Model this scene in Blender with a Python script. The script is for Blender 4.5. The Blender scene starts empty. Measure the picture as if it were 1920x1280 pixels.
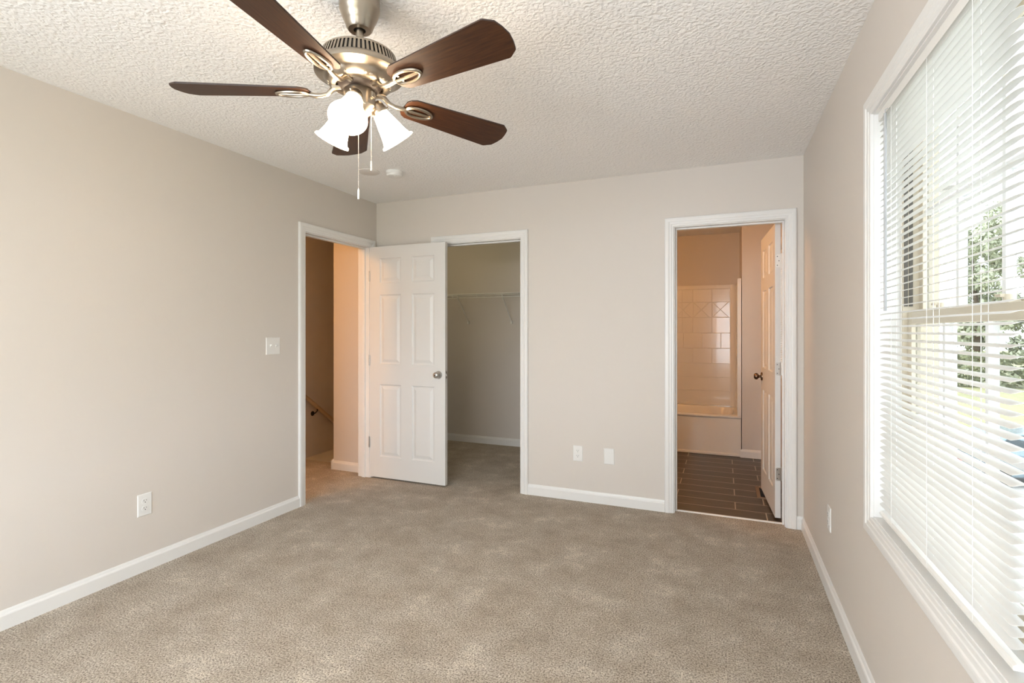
import bpy, bmesh, math, random
from mathutils import Vector, Matrix
PI = math.pi
random.seed(7)
S = bpy.context.scene
C = S.collection

# ------------------------------------------------------------------ camera, world, sun, exposure
TH = math.radians(22.35)
H = 1.295                       # eye height
cd = bpy.data.cameras.new('camera'); cam = bpy.data.objects.new('camera', cd); C.objects.link(cam)
cam.location = (0, 0, H); cam.rotation_euler = (PI/2, 0, TH)
cd.sensor_width = 36; cd.lens = 963/1920*36; cd.shift_y = -20/1920; cd.clip_start = 0.02; cd.clip_end = 500
S.camera = cam
vs = S.view_settings
S.display_settings.display_device = 'sRGB'
vs.view_transform = 'Standard'; vs.look = 'None'; vs.gamma = 1; vs.use_curve_mapping = False
vs.exposure = 1.52

w = bpy.data.worlds.new('sky'); S.world = w; w.use_nodes = True
wn = w.node_tree; bg = wn.nodes['Background']
bg.inputs['Color'].default_value = (0.87, 0.94, 1.0, 1); bg.inputs['Strength'].default_value = 3.5

def add_light(name, kind, loc, energy, color=(1, 1, 1), rot=(0, 0, 0), **kw):
    d = bpy.data.lights.new(name, kind); d.energy = energy; d.color = color
    for k, v in kw.items(): setattr(d, k, v)
    o = bpy.data.objects.new(name, d); C.objects.link(o); o.location = loc; o.rotation_euler = rot
    return o
# sun comes over the roof from the far side of the house: it lights the yard, never the window
add_light('sun', 'SUN', (-20, 0, 30), 2.2, (1, 0.95, 0.86), (0, math.radians(-42), math.radians(-10)), angle=0.009)
# portals guide the daylight through the window openings, the added rear one included
for (yc, sy, zc, sz) in ((1.2175, 1.835, 1.3475, 1.405), (5.10, 0.70, 1.465, 1.17)):
    p = add_light('window_portal', 'AREA', (0.70, yc, zc), 1.0, rot=(0, PI/2, 0), shape='RECTANGLE', size=sz, size_y=sy)
    p.data.cycles.is_portal = True
p = add_light('window_portal', 'AREA', (-1.30, -1.16, 1.25), 1.0, rot=(PI/2, 0, 0), shape='RECTANGLE', size=2.5, size_y=1.6)  # portal of the opening added behind the camera
p.data.cycles.is_portal = True

# ------------------------------------------------------------------ materials
def mat(name, col, rough=0.6, metal=0.0, spec=0.5, coat=0.0):
    m = bpy.data.materials.new(name); m.use_nodes = True
    b = m.node_tree.nodes['Principled BSDF']
    b.inputs['Base Color'].default_value = (*col, 1); b.inputs['Roughness'].default_value = rough
    b.inputs['Metallic'].default_value = metal; b.inputs['Specular IOR Level'].default_value = spec
    b.inputs['Coat Weight'].default_value = coat
    return m
def N(m, t, **kw):
    n = m.node_tree.nodes.new(t)
    for k, v in kw.items():
        if k in n.inputs: n.inputs[k].default_value = v
        else: setattr(n, k, v)
    return n
def L(m, a, b): m.node_tree.links.new(a, b)
def bs(m): return m.node_tree.nodes['Principled BSDF']
def pos(m, scale=(1, 1, 1), rot=(0, 0, 0)):
    g = N(m, 'ShaderNodeNewGeometry'); mp = N(m, 'ShaderNodeMapping')
    mp.inputs['Scale'].default_value = scale; mp.inputs['Rotation'].default_value = rot
    L(m, g.outputs['Position'], mp.inputs['Vector']); return mp.outputs['Vector']
def noise(m, vec, scale, detail=2, rough=0.5):
    n = N(m, 'ShaderNodeTexNoise'); n.inputs['Scale'].default_value = scale
    n.inputs['Detail'].default_value = detail; n.inputs['Roughness'].default_value = rough
    L(m, vec, n.inputs['Vector']); return n.outputs['Fac']
def ramp(m, fac, stops):
    r = N(m, 'ShaderNodeValToRGB'); e = r.color_ramp.elements
    while len(e) < len(stops): e.new(0.5)
    for q, (p, c) in zip(e, stops): q.position = p; q.color = (*c, 1) if len(c) == 3 else c
    L(m, fac, r.inputs['Fac']); return r.outputs['Color']
def bump(m, h, strength, dist):
    b = N(m, 'ShaderNodeBump'); b.inputs['Strength'].default_value = strength; b.inputs['Distance'].default_value = dist
    L(m, h, b.inputs['Height']); L(m, b.outputs['Normal'], bs(m).inputs['Normal']); return b
def mixc(m, fac, a, b, mode='MIX'):
    n = N(m, 'ShaderNodeMix'); n.data_type = 'RGBA'; n.blend_type = mode
    if isinstance(fac, float): n.inputs[0].default_value = fac
    else: L(m, fac, n.inputs[0])
    for i, v in ((6, a), (7, b)):
        if isinstance(v, tuple): n.inputs[i].default_value = (*v, 1)
        else: L(m, v, n.inputs[i])
    return n.outputs[2]

M = {}
WALLC = (0.650, 0.601, 0.550)
m = M['wall'] = mat('wall_paint', WALLC, 0.55, spec=0.3)
bump(m, noise(m, pos(m), 160, 3), 0.06, 0.002)
m = M['ceiling'] = mat('ceiling_paint', (0.90, 0.885, 0.865), 0.5, spec=0.45)
v = N(m, 'ShaderNodeTexVoronoi'); v.inputs['Scale'].default_value = 75; v.feature = 'SMOOTH_F1'
pv = pos(m); nz = N(m, 'ShaderNodeTexNoise'); nz.inputs['Scale'].default_value = 40; nz.inputs['Detail'].default_value = 2; L(m, pv, nz.inputs['Vector'])
vm = N(m, 'ShaderNodeVectorMath'); vm.operation = 'MULTIPLY_ADD'; vm.inputs[1].default_value = (.03, .03, .03)
L(m, nz.outputs['Color'], vm.inputs[0]); L(m, pv, vm.inputs[2]); L(m, vm.outputs[0], v.inputs['Vector'])
bump(m, v.outputs['Distance'], 0.5, 0.012)
m = M['trim'] = mat('white_trim', (0.76, 0.75, 0.73), 0.35)
m = M['door'] = mat('white_door_paint', (0.69, 0.68, 0.66), 0.4)
bump(m, noise(m, pos(m, (1, 1, .04)), 700, 2), 0.05, 0.0006)
m = M['plate'] = mat('white_plastic', (0.78, 0.77, 0.745), 0.3)
M['slot'] = mat('dark_slot', (0.03, 0.03, 0.03), 0.6)
# carpet
m = M['carpet'] = mat('carpet_pile', (0.4, 0.33, 0.27), 0.95, spec=0.1)
pv = pos(m)
tuft = noise(m, pos(m, (1, 1, 1)), 150, 3, 0.65)
fine = noise(m, pv, 420, 2, 0.6)
base = ramp(m, tuft, [(0.35, (0.13, 0.09, 0.055)), (0.44, (0.43, 0.345, 0.255)), (0.53, (0.66, 0.57, 0.46)), (0.64, (0.85, 0.775, 0.66))])
patch = noise(m, pv, 4.6, 9, 0.74)
pm = ramp(m, patch, [(0.36, (0.76, 0.72, 0.67)), (0.48, (0.92, 0.90, 0.87)), (0.56, (1.0, 1.0, 1.0)), (0.62, (1.2, 1.21, 1.22))])
cc = mixc(m, 1.0, base, pm, 'MULTIPLY')
L(m, cc, bs(m).inputs['Base Color'])
ad = N(m, 'ShaderNodeMath'); ad.operation = 'ADD'; L(m, tuft, ad.inputs[0]); L(m, fine, ad.inputs[1])
bump(m, ad.outputs[0], 0.8, 0.012)
bs(m).inputs['Sheen Weight'].default_value = 0.25
# bathroom wood look tile
m = M['tile'] = mat('wood_look_tile', (0.1, 0.06, 0.03), 0.35)
br = N(m, 'ShaderNodeTexBrick'); br.offset = 0.68; br.offset_frequency = 2; br.squash = 1
for k, vv in (('Scale', 1.0), ('Mortar Size', 0.0035), ('Mortar Smooth', 0.1), ('Brick Width', 0.62), ('Row Height', 0.172), ('Bias', 0.0)): br.inputs[k].default_value = vv
mp = N(m, 'ShaderNodeMapping'); g = N(m, 'ShaderNodeNewGeometry'); L(m, g.outputs['Position'], mp.inputs['Vector']); mp.inputs['Location'].default_value = (-0.083+0.62*3, -3.90+0.344*3, 0)
L(m, mp.outputs[0], br.inputs['Vector'])
br.inputs['Color1'].default_value = (1, 1, 1, 1); br.inputs['Color2'].default_value = (.72, .72, .72, 1); br.inputs['Mortar'].default_value = (0, 0, 0, 1)
grain = ramp(m, noise(m, pos(m, (3, 26, 1)), 2.2, 5, 0.6), [(0.3, (0.034, 0.022, 0.013)), (0.55, (0.075, 0.050, 0.030)), (0.75, (0.14, 0.10, 0.062))])
c1 = mixc(m, 1.0, grain, br.outputs['Color'], 'MULTIPLY')
L(m, mixc(m, br.outputs['Fac'], c1, (0.46, 0.38, 0.29)), bs(m).inputs['Base Color'])
iv = N(m, 'ShaderNodeMath'); iv.operation = 'SUBTRACT'; iv.inputs[0].default_value = 1; L(m, br.outputs['Fac'], iv.inputs[1]); bump(m, iv.outputs[0], 0.4, 0.002)
# metals
m = M['nickel'] = mat('brushed_nickel', (0.38, 0.33, 0.27), 0.3, 1.0)
bump(m, noise(m, pos(m, (1, 1, 30)), 60, 2), 0.05, 0.001)
M['nickel_dark'] = mat('dark_motor_metal', (0.025, 0.014, 0.009), 0.5, 0.0)
M['steel'] = mat('satin_steel', (0.55, 0.53, 0.50), 0.32, 1.0)
M['bronze'] = mat('bronze_knob_metal', (0.20, 0.13, 0.09), 0.28, 1.0)
M['black'] = mat('black_iron', (0.02, 0.015, 0.012), 0.5, 0.3)
M['chain'] = mat('pull_chain_metal', (0.80, 0.74, 0.66), 0.3, 0.7)
m = M['blade'] = mat('walnut_blade', (0.12, 0.035, 0.015), 0.45, spec=0.3)
tc = N(m, 'ShaderNodeTexCoord'); mp = N(m, 'ShaderNodeMapping'); mp.inputs['Scale'].default_value = (3, 45, 3); L(m, tc.outputs['Object'], mp.inputs['Vector'])
L(m, ramp(m, noise(m, mp.outputs[0], 3, 6, 0.65), [(0.25, (0.017, 0.006, 0.0030)), (0.5, (0.043, 0.0155, 0.006)), (0.8, (0.080, 0.031, 0.011))]), bs(m).inputs['Base Color'])
m = M['blade_edge'] = mat('dark_blade_edge', (0.03, 0.014, 0.01), 0.4)
# lit frosted glass
m = M['shade'] = mat('lit_frosted_glass', (0.95, 0.92, 0.86), 0.35)
bs(m).inputs['Emission Color'].default_value = (1, 0.78, 0.54, 1); bs(m).inputs['Emission Strength'].default_value = 11
m = M['globe'] = mat('lit_globe_glass', (0.9, 0.85, 0.78), 0.35)
bs(m).inputs['Emission Color'].default_value = (1, 0.5, 0.2, 1); bs(m).inputs['Emission Strength'].default_value = 1.5
m = M['bulb'] = mat('lit_bulb', (1, 0.95, 0.88), 0.4)
bs(m).inputs['Emission Color'].default_value = (1, 0.78, 0.54, 1); bs(m).inputs['Emission Strength'].default_value = 50
# blinds
m = M['slat'] = mat('blind_slat_vinyl', (0.85, 0.84, 0.815), 0.4)
tr = N(m, 'ShaderNodeBsdfTranslucent'); tr.inputs['Color'].default_value = (0.82, 0.81, 0.78, 1)
mx = N(m, 'ShaderNodeMixShader'); mx.inputs[0].default_value = 0.13
L(m, bs(m).outputs[0], mx.inputs[1]); L(m, tr.outputs[0], mx.inputs[2]); L(m, mx.outputs[0], m.node_tree.nodes['Material Output'].inputs['Surface'])
M['rail'] = mat('blind_rail_enamel', (0.80, 0.785, 0.75), 0.35)
M['cord'] = mat('blind_cord', (0.88, 0.87, 0.84), 0.7)
m = M['acrylic'] = mat('clear_wand_plastic', (0.42, 0.43, 0.44), 0.15)
M['vinyl'] = mat('almond_vinyl', (0.62, 0.55, 0.43), 0.4)
M['grille'] = mat('white_grille', (0.84, 0.84, 0.84), 0.4)
M['track'] = mat('dark_window_track', (0.10, 0.09, 0.075), 0.6)
m = M['glass'] = bpy.data.materials.new('window_glass'); m.use_nodes = True; nt = m.node_tree; nt.nodes.remove(nt.nodes['Principled BSDF'])
t_ = N(m, 'ShaderNodeBsdfTransparent'); t_.inputs['Color'].default_value = (0.62, 0.63, 0.63, 1); g_ = N(m, 'ShaderNodeBsdfGlossy'); g_.inputs['Roughness'].default_value = 0.0
mx = N(m, 'ShaderNodeMixShader')
mx.inputs[0].default_value = 0.05; L(m, t_.outputs[0], mx.inputs[1]); L(m, g_.outputs[0], mx.inputs[2]); L(m, mx.outputs[0], nt.nodes['Material Output'].inputs['Surface'])
# bath
M['tub'] = mat('tub_acrylic', (0.80, 0.77, 0.72), 0.16, coat=0.4)
M['wire'] = mat('white_vinyl_wire', (0.80, 0.79, 0.75), 0.4)
M['rail_wood'] = mat('painted_rail_wood', (0.55, 0.42, 0.28), 0.45)
M['register'] = mat('brown_register_metal', (0.22, 0.15, 0.10), 0.5, 0.3)
# outside
m = M['grass'] = mat('lawn_grass', (0.2, 0.25, 0.06), 0.9)
L(m, ramp(m, noise(m, pos(m), 0.5, 8, 0.7), [(0.3, (0.19, 0.19, 0.10)), (0.6, (0.28, 0.27, 0.15)), (0.8, (0.36, 0.33, 0.21))]), bs(m).inputs['Base Color'])
M['concrete'] = mat('pale_concrete', (0.62, 0.60, 0.56), 0.85)
m = M['leaf'] = mat('tree_leaves', (0.06, 0.10, 0.03), 0.7)
L(m, ramp(m, noise(m, pos(m), 1.3, 5, 0.7), [(0.3, (0.26, 0.28, 0.20)), (0.55, (0.42, 0.44, 0.31)), (0.8, (0.58, 0.58, 0.46))]), bs(m).inputs['Base Color'])
M['bark'] = mat('tree_bark', (0.10, 0.075, 0.05), 0.9)
m = M['siding'] = mat('pale_lap_siding', (0.62, 0.60, 0.56), 0.6)
wv = N(m, 'ShaderNodeTexWave'); wv.wave_type = 'BANDS'; wv.bands_direction = 'Z'; wv.wave_profile = 'SAW'; wv.inputs['Scale'].default_value = 2.6/ (2*PI) * 3.1
L(m, pos(m), wv.inputs['Vector']); bump(m, wv.outputs['Fac'], 0.9, 0.03)
M['shingle'] = mat('grey_roof_shingle', (0.42, 0.40, 0.38), 0.9)
M['car'] = mat('blue_grey_car_paint', (0.20, 0.26, 0.30), 0.25, 0.5, coat=0.6)
M['carglass'] = mat('car_glass', (0.03, 0.045, 0.05), 0.08)
M['tyre'] = mat('tyre_rubber', (0.02, 0.02, 0.02), 0.8)
M['red'] = mat('red_tail_light', (0.62, 0.03, 0.03), 0.25)

# ------------------------------------------------------------------ mesh helpers
CTR = {}
class MB:
    def __init__(s): s.v = []; s.f = []; s.mi = []; s.sm = []
    def add(s, vs_, fs, mi=0, smooth=False):
        o = len(s.v); s.v += [Vector(p) for p in vs_]
        for f in fs: s.f.append(tuple(i+o for i in f)); s.mi.append(mi); s.sm.append(smooth)
        return s
    def box(s, x0, x1, y0, y1, z0, z1, mi=0):
        v_ = [(x, y, z) for z in (z0, z1) for y in (y0, y1) for x in (x0, x1)]
        return s.add(v_, [(0, 2, 3, 1), (4, 5, 7, 6), (0, 1, 5, 4), (2, 6, 7, 3), (0, 4, 6, 2), (1, 3, 7, 5)], mi)
    def xf(s, mtx, start=0):
        for i in range(start, len(s.v)): s.v[i] = mtx @ s.v[i]
        return s
    def tube(s, pts, r, n=8, mi=0, closed=False, cap=True):
        pts = [Vector(p) for p in pts]; k = len(pts); rings = []
        rr = r if isinstance(r, (list, tuple)) else [r]*k
        prevx = None
        for i, p in enumerate(pts):
            if closed: d = pts[(i+1) % k]-pts[i-1]
            else: d = pts[min(i+1, k-1)]-pts[max(i-1, 0)]
            d.normalize()
            if prevx is None:
                up = Vector((0, 0, 1)) if abs(d.z) < 0.9 else Vector((1, 0, 0))
                x = up.cross(d).normalized()
            else: x = (prevx - d*prevx.dot(d)).normalized()
            prevx = x; y = d.cross(x)
            rings.append([p + (x*math.cos(a)+y*math.sin(a))*rr[i] for a in [2*PI*j/n for j in range(n)]])
        vs_ = [q for ring in rings for q in ring]; fs = []
        for i in range(k if closed else k-1):
            a = i*n; b = ((i+1) % k)*n
            for j in range(n): fs.append((a+j, a+(j+1) % n, b+(j+1) % n, b+j))
        if cap and not closed: fs += [tuple(range(n-1, -1, -1)), tuple((k-1)*n+j for j in range(n))]
        return s.add(vs_, fs, mi, True)
    def lathe(s, prof, c=(0, 0, 0), n=48, mi=0, mtx=None, smooth=True):
        vs_ = []; k = len(prof)
        for r, z in prof:
            for j in range(n):
                a = 2*PI*j/n; p = Vector((r*math.cos(a), r*math.sin(a), z))
                vs_.append((mtx @ p if mtx else p) + Vector(c))
        fs = []
        for i in range(k-1):
            for j in range(n): fs.append((i*n+j, (i+1)*n+j, (i+1)*n+(j+1) % n, i*n+(j+1) % n))
        return s.add(vs_, fs, mi, smooth)
    def prism(s, poly, fn, mi=0):   # poly 2D points, fn(p, k) -> 3D, k in 0,1
        n = len(poly); vs_ = [fn(p, 0) for p in poly]+[fn(p, 1) for p in poly]
        fs = [tuple(range(n)), tuple(range(2*n-1, n-1, -1))]+[(i, i+n, (i+1) % n+n, (i+1) % n) for i in range(n)]
        return s.add(vs_, fs, mi)
    def build(s, name, m_, parent=None, bevel=0, keep=None):
        me = bpy.data.meshes.new(name)
        lo = Vector([min(p[i] for p in s.v) for i in range(3)]); hi = Vector([max(p[i] for p in s.v) for i in range(3)])
        c = (lo+hi)/2
        if keep is not None: c = Vector(keep)
        me.from_pydata([p-c for p in s.v], [], s.f)
        for q in (m_ if isinstance(m_, (list, tuple)) else [m_]): me.materials.append(q)
        me.polygons.foreach_set('material_index', s.mi); me.polygons.foreach_set('use_smooth', s.sm)
        bm = bmesh.new(); bm.from_mesh(me); bmesh.ops.recalc_face_normals(bm, faces=bm.faces); bm.to_mesh(me); bm.free()
        me.update()
        o = bpy.data.objects.new(name, me); C.objects.link(o)
        if parent: o.parent = parent; o.location = c-CTR[parent.name]
        else: o.location = c
        CTR[o.name] = c
        if any(s.sm):
            try: me.set_sharp_from_angle(angle=math.radians(38))
            except Exception: pass
        if bevel:
            b = o.modifiers.new('bevel', 'BEVEL'); b.width = bevel; b.segments = 2; b.limit_method = 'ANGLE'; b.angle_limit = math.radians(40)
        return o
def tag(o, label, cat, group=None, kind=None):
    o['label'] = label
    if cat: o['category'] = cat
    if group: o['group'] = group
    if kind: o['kind'] = kind
    return o
def empty(name, loc, local=False, rot=(0, 0, 0)):
    o = bpy.data.objects.new(name, None); C.objects.link(o); o.location = loc; o.rotation_euler = rot; o.empty_display_size = 0.1
    CTR[o.name] = Vector((0, 0, 0)) if local else Vector(loc)
    return o
def struct(o, label=None):
    o['kind'] = 'structure'
    if label: o['label'] = label
    return o
def copy_tree(o, parent=None):
    c = o.copy(); C.objects.link(c); c.parent = parent
    for ch in list(o.children): copy_tree(ch, c)
    return c

# ------------------------------------------------------------------ room numbers
XL, XR, YB, YR, ZC = -2.893, 0.485, 3.82, -0.97, 2.44
OT = 2.03                                   # door opening head
LD = (2.967, 3.717); CD = (-2.25, -1.50); BD = (-0.318, 0.376)
J = 0.018
# walls -------------------------------------------------------------
def wall_with_holes(axis, a0, a1, t0, t1, z0, z1, holes):
    """axis 'x': wall runs along x, thickness t along y. holes: (h0,h1,hz0,hz1)"""
    b = MB(); cuts = sorted({a0, a1, *[h[0] for h in holes], *[h[1] for h in holes]})
    def bx(p, q, u, v_):
        if axis == 'x': b.box(p, q, t0, t1, u, v_)
        else: b.box(t0, t1, p, q, u, v_)
    for p, q in zip(cuts[:-1], cuts[1:]):
        h = [h for h in holes if h[0] <= p+1e-6 and h[1] >= q-1e-6]
        if not h: bx(p, q, z0, z1)
        else:
            if h[0][2] > z0+1e-4: bx(p, q, z0, h[0][2])
            if h[0][3] < z1-1e-4: bx(p, q, h[0][3], z1)
    return b
WZ0, WZ1 = 0.645, 2.05; WY0, WY1 = 0.30, 2.135
BWY0, BWY1, BWZ0, BWZ1 = 4.75, 5.45, 0.88, 2.05
struct(wall_with_holes('y', YR, YB, XL-.12, XL, 0, ZC, [(LD[0]-J, LD[1]+J, 0, OT+J)]).build('wall_left', M['wall']))
struct(wall_with_holes('x', -3.38, XR, YB, YB+.12, 0, ZC, [(CD[0]-J, CD[1]+J, 0, OT+J), (BD[0]-J, BD[1]+J, 0, OT+J)]).build('wall_back', M['wall']))
struct(wall_with_holes('y', YR, 6.66, XR, XR+.15, -.1, ZC, [(WY0, WY1, WZ0, WZ1), (BWY0, BWY1, BWZ0, BWZ1)]).build('wall_right', M['wall']))
RWX = (-2.55, -.05); RWZ = (.45, 2.05)  # unseen rear opening, added so daylight reaches the back wall and closet
struct(wall_with_holes('x', XL-.12, XR+.15, YR-.15, YR, 0, ZC, [(RWX[0], RWX[1], *RWZ)]).build('wall_rear', M['wall']))
struct(MB().box(-4.5, XR+.15, YR-.15, 7.7, ZC, ZC+.12).build('ceiling', M['ceiling']))
struct(MB().box(-3.38, XR, YR, 3.885, -.1, 0).box(-3.26, -1.47, 3.885, 5.35, -.1, 0).box(-4.30, -3.38, 0.5, 4.0, -.1, 0).build('floor', M['carpet']))
struct(MB().box(-1.37, XR, 3.885, 6.54, -.1, -.003).build('floor_bathroom', M['tile']))
struct(MB().box(-4.42, -4.30, .4, 7.6, -3, ZC).build('wall_hall_side', M['wall']))
struct(MB().box(-4.42, -3.013, .38, .5, 0, ZC).build('wall_hall_end', M['wall']))
struct(MB().box(-3.38, -3.26, 3.94, 7.5, -3, ZC).build('wall_stair_right', M['wall']))
struct(MB().box(-4.42, -3.26, 7.5, 7.62, -3, ZC).build('wall_stair_end', M['wall']))
struct(MB().box(-3.26, -1.37, 5.35, 5.45, 0, ZC).build('wall_closet_back', M['wall']))
struct(MB().box(-1.47, -1.37, 3.94, 6.66, -.1, ZC).build('wall_closet_right', M['wall']))
struct(MB().box(-1.37, XR, 6.54, 6.66, -.1, ZC).build('wall_bath_back', M['wall']))
struct(MB().box(.178, XR, 5.76, 6.54, -.1, ZC).build('wall_bath_stub', M['wall']))
st = MB()
for i in range(15): st.box(-4.30, -3.38, 4.0+.255*i, 4.0+.255*(i+1)+.02, -3, -.195*(i+1))
struct(st.build('floor_stairs', M['carpet']))

# baseboards ----------------------------------------------------------
BP = [(0, 0), (.0, .083), (.004, .0825), (.006, .078), (.0085, .070), (.0125, .066), (.0145, .061), (.0145, 0)]   # (projection, height)
def baseboard(name, a, b, nrm):
    a = Vector((*a, 0)); b = Vector((*b, 0)); n_ = Vector((*nrm, 0))
    o = MB().prism(BP, lambda p, k: (b if k else a)+n_*p[0]+Vector((0, 0, p[1]))).build(name, M['trim'])
    return struct(o)
CW = .063; RV = .006
baseboard('baseboard_left', (XL, YR), (XL, LD[0]-RV-CW), (1, 0))
baseboard('baseboard_back', (CD[1]+RV+CW, YB), (BD[0]-RV-CW, YB), (0, -1))
baseboard('baseboard_back_right', (BD[1]+RV+CW, YB), (XR, YB), (0, -1))
baseboard('baseboard_right', (XR, YR), (XR, YB), (-1, 0))
baseboard('baseboard_rear', (XL, YR), (XR, YR), (0, 1))
baseboard('baseboard_hall', (-3.3945, YB), (-3.013-.01, YB), (0, -1))
baseboard('baseboard_closet', (-3.26, 5.35), (-1.47, 5.35), (0, -1))
baseboard('baseboard_closet_side', (-1.47, 3.94), (-1.47, 5.35), (-1, 0))
baseboard('baseboard_bath', (.162, 5.76), (XR, 5.76), (0, -1))
# sloped skirt board down the stairs
sk = MB().prism([(3.80, 0), (3.80, .083), (4.0, .16), (7.4, .16-2.6), (7.4, -2.9), (4.0, -.3), (4.0, 0)], lambda p, k: (-3.38-.014*k, p[0], p[1]))
struct(sk.build('baseboard_stair', M['trim']))

# casings ---------------------------------------------------------------
CP = [(0, 0), (0, .0085), (.003, .0105), (.014, .011), (.017, .0135), (.030, .0145), (.034, .0175), (.040, .0185), (.056, .0185), (.061, .016), (CW, .011), (CW, 0)]
def casing(name, loop, to3d, closed):
    """loop: 2D inner outline; outward mitre computed per corner"""
    n = len(loop); L2 = [Vector(p) for p in loop]; rings = []
    for i, p in enumerate(L2):
        def nrm(a, b): d = (b-a).normalized(); return Vector((d.y, -d.x))
        ns = []
        if closed or i > 0: ns.append(nrm(L2[i-1], p))
        if closed or i < n-1: ns.append(nrm(p, L2[(i+1) % n]))
        if len(ns) == 2: mt = (ns[0]+ns[1]); mt = mt/(1+ns[0].dot(ns[1]))
        else: mt = ns[0]
        rings.append([to3d(p+mt*q[0], q[1]) for q in CP])
    k = len(CP); vs_ = [q for r in rings for q in r]; fs = []
    for i in range(n if closed else n-1):
        a = i*k; b = ((i+1) % n)*k
        for j in range(k): fs.append((a+j, a+(j+1) % k, b+(j+1) % k, b+j))
    if not closed: fs += [tuple(range(k)), tuple((n-1)*k+j for j in range(k))]
    return struct(MB().add(vs_, fs).build(name, M['trim']))
def d3(h0, h1, top): return [(h1, 0), (h1, top), (h0, top), (h0, 0)]
# order (right leg up, over, down) with normal pointing outwards
def door_loop(h0, h1): return [(h0-RV, 0), (h0-RV, OT+RV), (h1+RV, OT+RV), (h1+RV, 0)]
def flip(lp): return lp
def casing_auto(name, loop, to3d, closed):
    # choose orientation so the mitre goes outward
    cx = sum(p[0] for p in loop)/len(loop); p0, p1 = Vector(loop[0]), Vector(loop[1]); d = (p1-p0).normalized(); nn = Vector((d.y, -d.x))
    if (p0[0]+p1[0])/2 + nn.x*0.01 - cx != 0 and (((p0+p1)/2+nn*.01-Vector((cx, (p0.y+p1.y)/2))).length < ((p0+p1)/2-Vector((cx, (p0.y+p1.y)/2))).length): loop = loop[::-1]
    return casing(name, loop, to3d, closed)
casing_auto('trim_1', door_loop(*LD), lambda p, q: Vector((XL+q, p[0], p[1])), False)
casing_auto('trim_2', door_loop(*CD), lambda p, q: Vector((p[0], YB-q, p[1])), False)
casing_auto('trim_3', door_loop(*BD), lambda p, q: Vector((p[0], YB-q, p[1])), False)
casing_auto('trim_4', [(WY0, WZ0), (WY0, WZ1), (WY1, WZ1), (WY1, WZ0)], lambda p, q: Vector((XR-q, p[0], p[1])), True)
casing_auto('trim_13', [(RWX[0], RWZ[0]), (RWX[0], RWZ[1]), (RWX[1], RWZ[1]), (RWX[1], RWZ[0])], lambda p, q: Vector((p[0], YR+q, p[1])), True)  # casing around the added rear opening
casing_auto('trim_5', [(BWY0, BWZ0), (BWY0, BWZ1), (BWY1, BWZ1), (BWY1, BWZ0)], lambda p, q: Vector((XR-q, p[0], p[1])), True)
# jambs with stops
def jamb(name, h0, h1, box3, stop_t):
    b = MB()
    for (a0, a1, z0, z1) in ((h0-J, h0, 0, OT), (h1, h1+J, 0, OT), (h0-J, h1+J, OT, OT+J)): box3(b, a0, a1, 0, .12, z0, z1)
    for (a0, a1, z0, z1) in ((h0, h0+.011, 0, OT-.011), (h1-.011, h1, 0, OT-.011), (h0, h1, OT-.011, OT)): box3(b, a0, a1, stop_t, stop_t+.035, z0, z1)
    return struct(b.build(name, M['trim'], bevel=.0015))
jamb('trim_6', *LD, lambda b, a0, a1, t0, t1, z0, z1: b.box(XL-t1, XL-t0, a0, a1, z0, z1), .04)
jamb('trim_7', *CD, lambda b, a0, a1, t0, t1, z0, z1: b.box(a0, a1, YB+t0, YB+t1, z0, z1), .045)
jamb('trim_8', *BD, lambda b, a0, a1, t0, t1, z0, z1: b.box(a0, a1, YB+t0, YB+t1, z0, z1), .04)
# carpet to tile threshold
o = MB().prism([(3.868, 0), (3.874, .006), (3.888, .006), (3.896, -.003)], lambda p, k: (BD[1] if k else BD[0], p[0], p[1])).build('trim_9', M['trim']); struct(o, 'metal threshold strip between the carpet and the bathroom tile')

# ------------------------------------------------------------------ six panel doors
def door_leaf(mb, W, HH, T):
    xs = [0, .105, .105+(W-.32)/2, .105+(W-.32)/2+.11, W-.105, W]
    zt = [0, .105, .320, .422, 1.028, 1.205, 1.835, HH]; zs = [HH-z for z in zt][::-1]
    for side in (0, 1):
        y0 = 0 if side == 0 else T; dr = 1 if side == 0 else -1
        for i in range(5):
            for j in range(7):
                x0, x1, z0, z1 = xs[i], xs[i+1], zs[j], zs[j+1]
                if i in (1, 3) and j in (1, 3, 5):
                    rings = [(0, 0), (.004, .0055), (.010, .0078), (.018, .0078), (.040, .0015), (.044, .001)]
                    vs_ = []
                    for off, dp in rings:
                        y = y0+dr*dp
                        vs_ += [(x0+off, y, z0+off), (x1-off, y, z0+off), (x1-off, y, z1-off), (x0+off, y, z1-off)]
                    fs = []
                    for k in range(len(rings)-1):
                        for q in range(4): fs.append((k*4+q, k*4+(q+1) % 4, k*4+4+(q+1) % 4, k*4+4+q))
                    k = (len(rings)-1)*4; fs.append((k, k+1, k+2, k+3))
                    mb.add(vs_, fs)
                else: mb.add([(x0, y0, z0), (x1, y0, z0), (x1, y0, z1), (x0, y0, z1)], [(0, 1, 2, 3)])
    mb.add([(0, 0, 0), (W, 0, 0), (W, T, 0), (0, T, 0), (0, 0, HH), (W, 0, HH), (W, T, HH), (0, T, HH)], [(0, 1, 2, 3), (4, 5, 6, 7), (0, 3, 7, 4), (1, 2, 6, 5)])
def weld(o):
    bm = bmesh.new(); bm.from_mesh(o.data); bmesh.ops.remove_doubles(bm, verts=bm.verts, dist=1e-5); bmesh.ops.recalc_face_normals(bm, faces=bm.faces); bm.to_mesh(o.data); bm.free()
KP = [(0, .062), (.012, .0615), (.020, .058), (.0255, .050), (.027, .042), (.024, .034), (.017, .028), (.011, .024), (.010, .012), (.030, .010), (.033, .005), (.033, 0)]
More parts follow.
